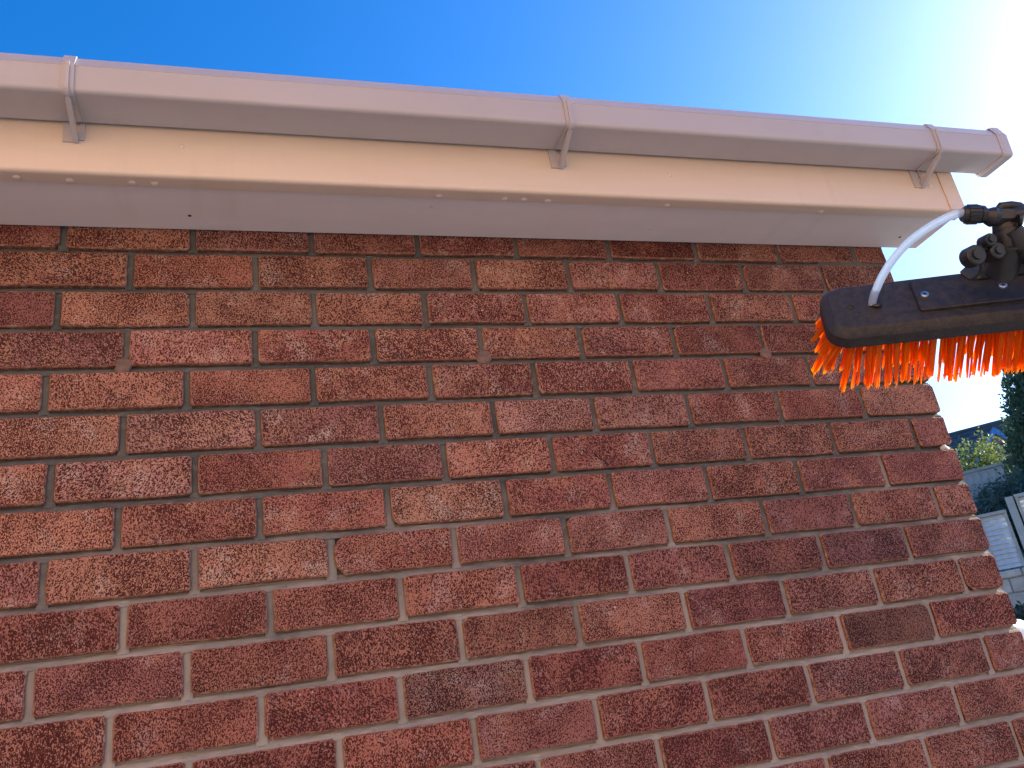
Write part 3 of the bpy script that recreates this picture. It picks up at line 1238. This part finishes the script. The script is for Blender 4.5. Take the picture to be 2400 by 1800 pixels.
def leaves(points, size, rnd, aspect=2.0, updir=None):
    """leaf quads bent along the middle at given points"""
    V, F = [], []
    for p in points:
        d = Vector((rnd.gauss(0, 1), rnd.gauss(0, 1), rnd.gauss(0, 1)))
        if updir is not None:
            d = d * .5 + Vector(updir)
        d.normalize()
        s = d.orthogonal().normalized()
        s = (Matrix.Rotation(rnd.uniform(0, 6.28), 3, d) @ s)
        L = size * rnd.uniform(.6, 1.3)
        w = L / aspect / 2
        n_ = d.cross(s)
        i = len(V)
        V += [p, p + d * L * .5 + s * w + n_ * w * .4, p + d * L, p + d * L * .5 - s * w + n_ * w * .4]
        F += [(i, i + 1, i + 2), (i, i + 2, i + 3)]
    me = bpy.data.meshes.new('crown')
    me.from_pydata([tuple(v) for v in V], [], F)
    return me


M_BARK = simple('bark', (0.11, 0.085, 0.065), 0.9, var=0.35, vscale=20, bump=0.6, bscale=60)
M_CONIFER = leaf_material('conifer_leaf', (0.070, 0.110, 0.065), (0.130, 0.190, 0.100), 0.6)
M_HEDGE = leaf_material('hedge_leaf', (0.060, 0.095, 0.075), (0.120, 0.175, 0.130), 0.5)
M_PALE = leaf_material('pale_leaf', (0.10, 0.15, 0.035), (0.26, 0.30, 0.085), 0.45)
M_LOW = leaf_material('low_leaf', (0.018, 0.040, 0.030), (0.045, 0.085, 0.06), 0.2)


def crown_points(clumps, n, rnd, surf=0.55):
    pts = []
    vol = [c[1].x * c[1].y * c[1].z for c in clumps]
    tot = sum(v ** .67 for v in vol)
    for (c, r), v in zip(clumps, vol):
        for _ in range(int(n * v ** .67 / tot)):
            d = Vector((rnd.gauss(0, 1), rnd.gauss(0, 1), rnd.gauss(0, 1))).normalized()
            q = (surf + (1 - surf) * rnd.random()) * rnd.uniform(.9, 1.08)
            pts.append(Vector((c.x + d.x * r.x * q, c.y + d.y * r.y * q, c.z + d.z * r.z * q)))
    return pts


def plant(name, base, clumps, n, leaf, mat, label, cat, seed, trunk_r, trunk_top, limbs=6, updir=None, group=None):
    rnd = random.Random(seed)
    root = empty(name, base, label, cat, group)
    pts = crown_points(clumps, n, rnd)
    cr = obj('crown', leaves(pts, leaf, rnd, updir=updir), mat, root)
    b = bmesh.new()
    T = Vector((0, 0, trunk_top))
    tube(b, [(0, 0, -.2), (0, 0, trunk_top * .3), (trunk_r * .4, 0, trunk_top * .65), T], [trunk_r * 1.2, trunk_r, trunk_r * .7, trunk_r * .3], 8)
    for k in range(limbs):
        c, r = rnd.choice(clumps)
        z0 = trunk_top * rnd.uniform(.25, .75)
        tube(b, [(0, 0, z0), Vector((c.x * .5, c.y * .5, (z0 + c.z) / 2 + .05)), c], [trunk_r * .45, trunk_r * .3, trunk_r * .1], 6)
    obj('trunk', b, M_BARK, root)
    return root


# tall conifer right of the corner
cb = at(52.2, 0, 20)
cz0 = 2.4
zt = CAM.z + 20 * math.tan(math.radians(16.6))
H_ = zt - cz0
cl = []
rc = random.Random(4)
for k in range(64):
    u = (k + .5) / 64
    rad = 1.5 * (1 - u) ** .85 + .08
    a = k * 2.4
    rr_ = rad * rc.uniform(.62, .85)
    s = .42 * (1 - u) + .20
    cl.append((Vector((rr_ * math.cos(a), rr_ * math.sin(a), .25 + u * (H_ - .3))), Vector((s, s, s * 1.5))))
for k in range(10):
    u = (k + .5) / 10
    cl.append((Vector((0, 0, .3 + u * (H_ - .6))), Vector((1.05 * (1 - u) + .1, 1.05 * (1 - u) + .1, .5))))
plant('conifer_tree', (cb.x, cb.y, cz0), cl, 30000, .13, M_CONIFER, 'tall dense dark green conifer beyond the fence, partly behind the brush', 'tree', 3, .14, H_ * .8, 10, updir=(0, 0, .6))

# evergreen hedge behind the fence, one mass per bush
def mound(rx, ry, rz, rnd, n=9):
    out = []
    for k in range(n):
        a = rnd.uniform(0, 6.28)
        q = rnd.uniform(.25, .7)
        s = rnd.uniform(.38, .55)
        out.append((Vector((math.cos(a) * q * rx, math.sin(a) * q * ry, rz * rnd.uniform(.35, .80))), Vector((rx * s, ry * s, rz * s * .6))))
    return out


rm = random.Random(11)
for i, (az_, dd, el, r_, lab) in enumerate((
        (46.6, 17.3, 8.9, .85, 'dark evergreen bush behind the fence, next to the brick corner'),
        (48.9, 17.6, 9.1, .80, 'dark evergreen bush behind the fence, under the conifer'),
        (51.2, 17.2, 9.0, .85, 'dark evergreen bush behind the tall fence panel'))):
    p = at(az_, 0, dd)
    h = CAM.z + dd * math.tan(math.radians(el)) - 2.42
    plant('evergreen_bush', (p.x, p.y, 2.42), mound(r_, r_, h, rm, 13), 7000, .085, M_HEDGE, lab, 'bush', 30 + i, .05, h * .6, 6, group='evergreen bushes behind the fence')

# sunlit pale shrub in front of the neighbour's roof
for i, (az_, dd, el, r_, lab) in enumerate(((48.15, 22.0, 11.05, .62, 'pale yellow-green sunlit shrub below the blue roof edge'),)):
    p = at(az_, 0, dd)
    h = CAM.z + dd * math.tan(math.radians(el)) - 2.42
    cl = mound(r_, r_, h, rm, 14)
    plant('pale_shrub', (p.x, p.y, 2.42), cl, 3600, .10, M_PALE, lab, 'shrub', 50 + i, .06, h * .7, 8)

# low dark bush in front of the retaining wall
p = at(48.0, 0, 13.6)
gz = ground_height(p.x, p.y)
plant('low_bush', (p.x, p.y, gz - .05), mound(.75, .6, CAM.z + 13.6 * math.tan(math.radians(1.0)) - gz + .1, rm, 10), 5000, .07, M_LOW, 'low dark green bush at the foot of the stone wall', 'bush', 77, .03, .2, 3)

# fence: lap panels on a stone retaining wall
M_FENCE = simple('fence_wood', (0.62, 0.64, 0.62), 0.8, var=0.18, vscale=5, bump=0.4, bscale=120)
M_POST = simple('post_wood', (0.44, 0.44, 0.37), 0.85, var=0.15, vscale=6, bump=0.4, bscale=120)
M_STONE = simple('stone_block', (0.52, 0.46, 0.36), 0.9, var=0.28, vscale=4, bump=0.6, bscale=60)
AZF = math.radians(47.9)
ER = Vector((math.cos(AZF), -math.sin(AZF), 0))       # to the right along the fence
EF = Vector((math.sin(AZF), math.cos(AZF), 0))        # away
F0 = Vector((CAM.x, CAM.y, 0)) + EF * 15.0
FM = Matrix((ER, EF, Vector((0, 0, 1)))).transposed().to_4x4()


def frame_root(name, loc, label, cat, group=None):
    r = empty(name, loc, label, cat, group)
    r.rotation_euler = FM.to_euler()
    return r


def lap_panel(x0, x1, z0, z1, n, label, yoff=0.0):
    """boards overlapping downwards, cover battens in front; local x along the fence"""
    root = frame_root('lap_fence', F0 + ER * x0 + EF * yoff + Vector((0, 0, z0)), label, 'fence', 'lap fence panels on the stone wall')
    W, H = x1 - x0, z1 - z0
    rnd = random.Random(int(x0 * 100) + 5)
    bh = H / n
    me = None
    for k in range(n):
        b = bmesh.new()
        A = []
        m_ = 6
        up, lo = [], []
        for i in range(m_ + 1):
            x = .03 + (W - .06) * i / m_
            wv = rnd.uniform(-.006, .006)
            lo.append((x, -.034 + rnd.uniform(-.003, .003), wv))
            up.append((x, .008, bh * 1.15 + wv))
        for i in range(m_):
            q = [b.verts.new(v) for v in (lo[i], lo[i + 1], up[i + 1], up[i])]
            b.faces.new(q)
            q2 = [b.verts.new((v[0], v[1] + .012, v[2])) for v in (lo[i], lo[i + 1], up[i + 1], up[i])]
            b.faces.new(list(reversed(q2)))
            b.faces.new((q[1], q[0], q2[0], q2[1]))
        o = obj('board', b, M_FENCE, root)
        o.location = (0, 0, k * bh)
    for x in (0.0, W * .33, W * .66, W - .045):
        b = bmesh.new()
        bbox(b, (0, -.060, -.01), (.045 if x in (0.0, W - .045) else .032, -.0385, H - .005), .003, 1)
        o = obj('batten', b, M_POST, root)
        o.location = (x, 0, 0)
    b = bmesh.new()
    bbox(b, (-.005, -.066, 0), (W + .005, .03, .05), .004, 1)
    o = obj('top_rail', b, M_POST, root)
    o.location = (0, 0, H - .004)
    return root


zb = CAM.z + 15 * math.tan(math.radians(3.36))
zt1 = CAM.z + 15 * math.tan(math.radians(6.52))
xoff = lambda az_: 15 * math.tan(math.radians(az_) - AZF)
XP = xoff(48.80)
lap_panel(XP - 1.36, XP - .13, zb, zt1, 11, 'low lap fence panel with thin battens, beside the brick corner')
zt2 = CAM.z + 15 * math.tan(math.radians(7.15))
lap_panel(XP + .05, XP + 1.85, zb + .22, zt2 + .02, 12, 'taller lap fence panel right of the wooden post', -.02)
b = bmesh.new()
bbox(b, (-.055, -.055, 0), (.055, .055, CAM.z + 15 * math.tan(math.radians(7.32)) - 2.30), .006, 2)
post = obj('fence_post', b, M_POST)
post.location = F0 + ER * (XP - .03) - EF * .075 + Vector((0, 0, 2.30))
post.rotation_euler = FM.to_euler()
post['label'] = 'square wooden fence post between the two lap panels'
post['category'] = 'post'

rw = frame_root('retaining_wall', F0 - EF * .25 + Vector((0, 0, 1.40)), 'low wall of weathered beige stone blocks under the fence', 'wall')
b = bmesh.new()
bx(b, (-8.3, .02, 0), (5.0, .34, zb - 1.40 - .05))
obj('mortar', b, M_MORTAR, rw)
rnd = random.Random(8)
zz = .0
ci = 0
hs_ = (.22, .25, .23, .0)
while zz < zb - 1.40 - .06:
    hh = min(hs_[ci % 3], zb - 1.40 - .03 - zz)
    x = -8.2 - rnd.uniform(0, .3)
    while x < 4.7:
        w = rnd.uniform(.32, .62)
        b = bmesh.new()
        bbox(b, (.006, rnd.uniform(-.02, .0), .006), (w - .006, .30, hh - .006), .014, 1)
        o = obj('stone', b, M_STONE, rw)
        o.location = (x, 0, zz)
        x += w
    zz += hh
    ci += 1

# old grey boarding further up the garden
M_GREY = simple('grey_board', (0.30, 0.29, 0.27), 0.9, var=0.2, vscale=4)
g0 = at(47.8, 0, 19.2)
gr = frame_root('board_fence', Vector((g0.x, g0.y, 2.42)), 'old grey board fence under the pale shrub', 'fence')
ht = CAM.z + 19.2 * math.tan(math.radians(9.25)) - 2.42
for k in range(12):
    b = bmesh.new()
    bbox(b, (0, 0, 0), (.14, .02, ht + random.uniform(-.03, .02)), .003, 1)
    o = obj('board', b, M_GREY, gr)
    o.location = (-1.35 + k * .145, random.uniform(-.006, .006), 0)
b = bmesh.new()
bbox(b, (-1.4, -.03, ht + .001), (.42, .045, ht + .06), .004, 1)
obj('top_rail', b, M_GREY, gr)

# neighbour's house
NB = Vector((CAM.x, CAM.y, 0)) + EF * 29.5 + Vector((0, 0, 2.42))
nh = frame_root('neighbour_house', NB, 'far brick house with dark tiled roof and blue roof edge', 'house')
nx = lambda az_: 29.5 * math.tan(math.radians(az_) - AZF)
RZ = CAM.z + 33.0 * math.tan(math.radians(11.75)) - 2.42        # ridge height above its ground
EZ = RZ - 2.0
M_WALL2 = simple('far_brick', (0.30, 0.16, 0.11), 0.9, var=0.25, vscale=9)
M_ROOF2 = simple('far_tile', (0.085, 0.07, 0.068), 0.85, var=0.35, vscale=3)
M_BLUE = simple('blue_paint', (0.06, 0.22, 0.55), 0.45, var=0.1)
M_GLASS = simple('dark_glass', (0.03, 0.04, 0.05), 0.08)
xl, xr = -6.0, nx(49.35)
b = bmesh.new()
bx(b, (xl, .5, -.2), (xr + 2.8, 7.5, EZ + .1))
obj('wall', b, M_WALL2, nh)
b = bmesh.new()
for k in range(8):
    u0, u1 = k / 8, (k + 1) / 8 + .02
    q = [(xl - .3, 0.2 + 3.3 * u0, EZ + 2.0 * u0 + .03), (xr + 3.1, 0.2 + 3.3 * u0, EZ + 2.0 * u0 + .03),
         (xr + 3.1, 0.2 + 3.3 * u1, EZ + 2.0 * u1), (xl - .3, 0.2 + 3.3 * u1, EZ + 2.0 * u1)]
    b.faces.new([b.verts.new(p) for p in q])
    b.faces.new([b.verts.new((p[0], p[1], p[2] - .05)) for p in reversed(q)])
q = [(xl - .3, 3.5, EZ + 2.0), (xr + 3.1, 3.5, EZ + 2.0), (xr + 3.1, 7.8, EZ - .1), (xl - .3, 7.8, EZ - .1)]
b.faces.new([b.verts.new(p) for p in q])
rf = obj('roof', b, M_ROOF2, nh)
b = bmesh.new()
tube(b, [(xl - .3, 3.5, EZ + 2.0), (xr + 3.1, 3.5, EZ + 2.0)], .09, 8)
obj('ridge_tile', b, M_ROOF2, rf)
# front gable with blue barge boards
GXa = nx(49.25)
Gy = -0.3
gz_ap = CAM.z + 29.2 * math.tan(math.radians(11.75)) - 2.42 - .1
sl = 1.12
gw = 1.9
b = bmesh.new()
A = [(GXa - gw, Gy, -.2), (GXa + gw, Gy, -.2), (GXa + gw, Gy, gz_ap - gw * sl), (GXa, Gy, gz_ap), (GXa - gw, Gy, gz_ap - gw * sl)]
B_ = [(x, 3.4, z) for x, y, z in A]
va = [b.verts.new(p) for p in A]
vb = [b.verts.new(p) for p in B_]
b.faces.new(va)
for k in range(5):
    b.faces.new((va[(k + 1) % 5], va[k], vb[k], vb[(k + 1) % 5]))
bmesh.ops.recalc_face_normals(b, faces=b.faces[:])
obj('gable_wall', b, M_WALL2, nh)
for s in (-1, 1):
    b = bmesh.new()
    A = [(GXa, Gy - .06, gz_ap + .02), (GXa + s * (gw + .2), Gy - .06, gz_ap + .02 - (gw + .2) * sl),
         (GXa + s * (gw + .2), Gy - .06, gz_ap - .22 - (gw + .2) * sl), (GXa, Gy - .06, gz_ap - .22)]
    va = [b.verts.new(p) for p in A]
    vb = [b.verts.new((p[0], p[1] + .05, p[2])) for p in A]
    b.faces.new(va)
    b.faces.new(list(reversed(vb)))
    for k in range(4):
        b.faces.new((va[(k + 1) % 4], va[k], vb[k], vb[(k + 1) % 4]))
    bmesh.ops.recalc_face_normals(b, faces=b.faces[:])
    obj('barge_board', b, M_BLUE, nh)
    b = bmesh.new()
    A = [(GXa, Gy - .1, gz_ap + .03), (GXa + s * (gw + .25), Gy - .1, gz_ap + .03 - (gw + .25) * sl),
         (GXa + s * (gw + .25), 3.5, gz_ap + .03 - (gw + .25) * sl), (GXa, 3.5, gz_ap + .03)]
    va = [b.verts.new(p) for p in A]
    vb = [b.verts.new((p[0], p[1], p[2] + .07)) for p in A]
    b.faces.new(va)
    b.faces.new(list(reversed(vb)))
    for k in range(4):
        b.faces.new((va[(k + 1) % 4], va[k], vb[k], vb[(k + 1) % 4]))
    bmesh.ops.recalc_face_normals(b, faces=b.faces[:])
    obj('gable_roof', b, M_ROOF2, nh)

# ------------------------------------------------------------------ unseen house added across the yard, shaped for warm bounce light
M_BOUNCE_RENDER = simple('unseen_bounce_render', (0.66, 0.38, 0.20), 0.9, var=0.08, vscale=2, bump=0.5, bscale=90)  # warm tone set for its bounce onto wall and fascia
oh = empty('unseen_bounce_house', (-2.8, -6.4, 0), 'unseen terracotta gable house across the yard, added for warm bounce light', 'house')
oh.rotation_euler = (0, 0, math.radians(-38))
b = bmesh.new()
g_ = [(-7, -.1), (7, -.1), (7, 5.4), (0, 9.6), (-7, 5.4)]
va = [b.verts.new((x, 0, z)) for x, z in g_]
vb = [b.verts.new((x, -9, z)) for x, z in g_]
b.faces.new(va)
b.faces.new(list(reversed(vb)))
for k in range(5):
    b.faces.new((va[(k + 1) % 5], va[k], vb[k], vb[(k + 1) % 5]))
bmesh.ops.recalc_face_normals(b, faces=b.faces[:])
ow = obj('wall', b, M_BOUNCE_RENDER, oh)
for s in (-1, 1):
    b = bmesh.new()
    q = [(s * 7.5, .2, 5.14), (0, .2, 9.64), (0, -9.2, 9.64), (s * 7.5, -9.2, 5.14)]
    va = [b.verts.new(p) for p in q]
    vb = [b.verts.new((p[0], p[1], p[2] + .14)) for p in q]
    b.faces.new(va)
    b.faces.new(list(reversed(vb)))
    for k in range(4):
        b.faces.new((va[(k + 1) % 4], va[k], vb[k], vb[(k + 1) % 4]))
    bmesh.ops.recalc_face_normals(b, faces=b.faces[:])
    obj('roof', b, M_TILE, oh)
for x, z, w, h in ((-5.5, 1.0, 1.6, 1.2), (5.2, 1.0, 1.6, 1.2), (-5.5, 3.3, 1.4, 1.1), (5.2, 3.3, 1.4, 1.1), (0.6, 3.3, 1.0, 1.1)):
    b = bmesh.new()
    for lo, hi in (((0, .0, 0), (w, .06, .07)), ((0, .0, h - .07), (w, .06, h)), ((0, .0, .0705), (.07, .06, h - .0705)), ((w - .07, .0, .0705), (w, .06, h - .0705)), ((w / 2 - .03, .0, .0705), (w / 2 + .03, .055, h - .0705))):
        bx(b, lo, hi)
    fr_ = obj('unseen_bounce_window', b, M_WHITE, oh)
    fr_.location = (x - w / 2, .002, z)
    b = bmesh.new()
    bx(b, (.03, .0, .03), (w - .03, .02, h - .03))
    obj('pane', b, M_GLASS, fr_)
b = bmesh.new()
bbox(b, (0, 0, 0), (.95, .05, 2.05), .01, 1)
for z in (.2, 1.1):
    bbox(b, (.15, .0505, z), (.8, .065, z + .75), .01, 1)
dr = obj('unseen_bounce_door', b, M_BLUE, oh)
dr.location = (-.8, .003, 0)
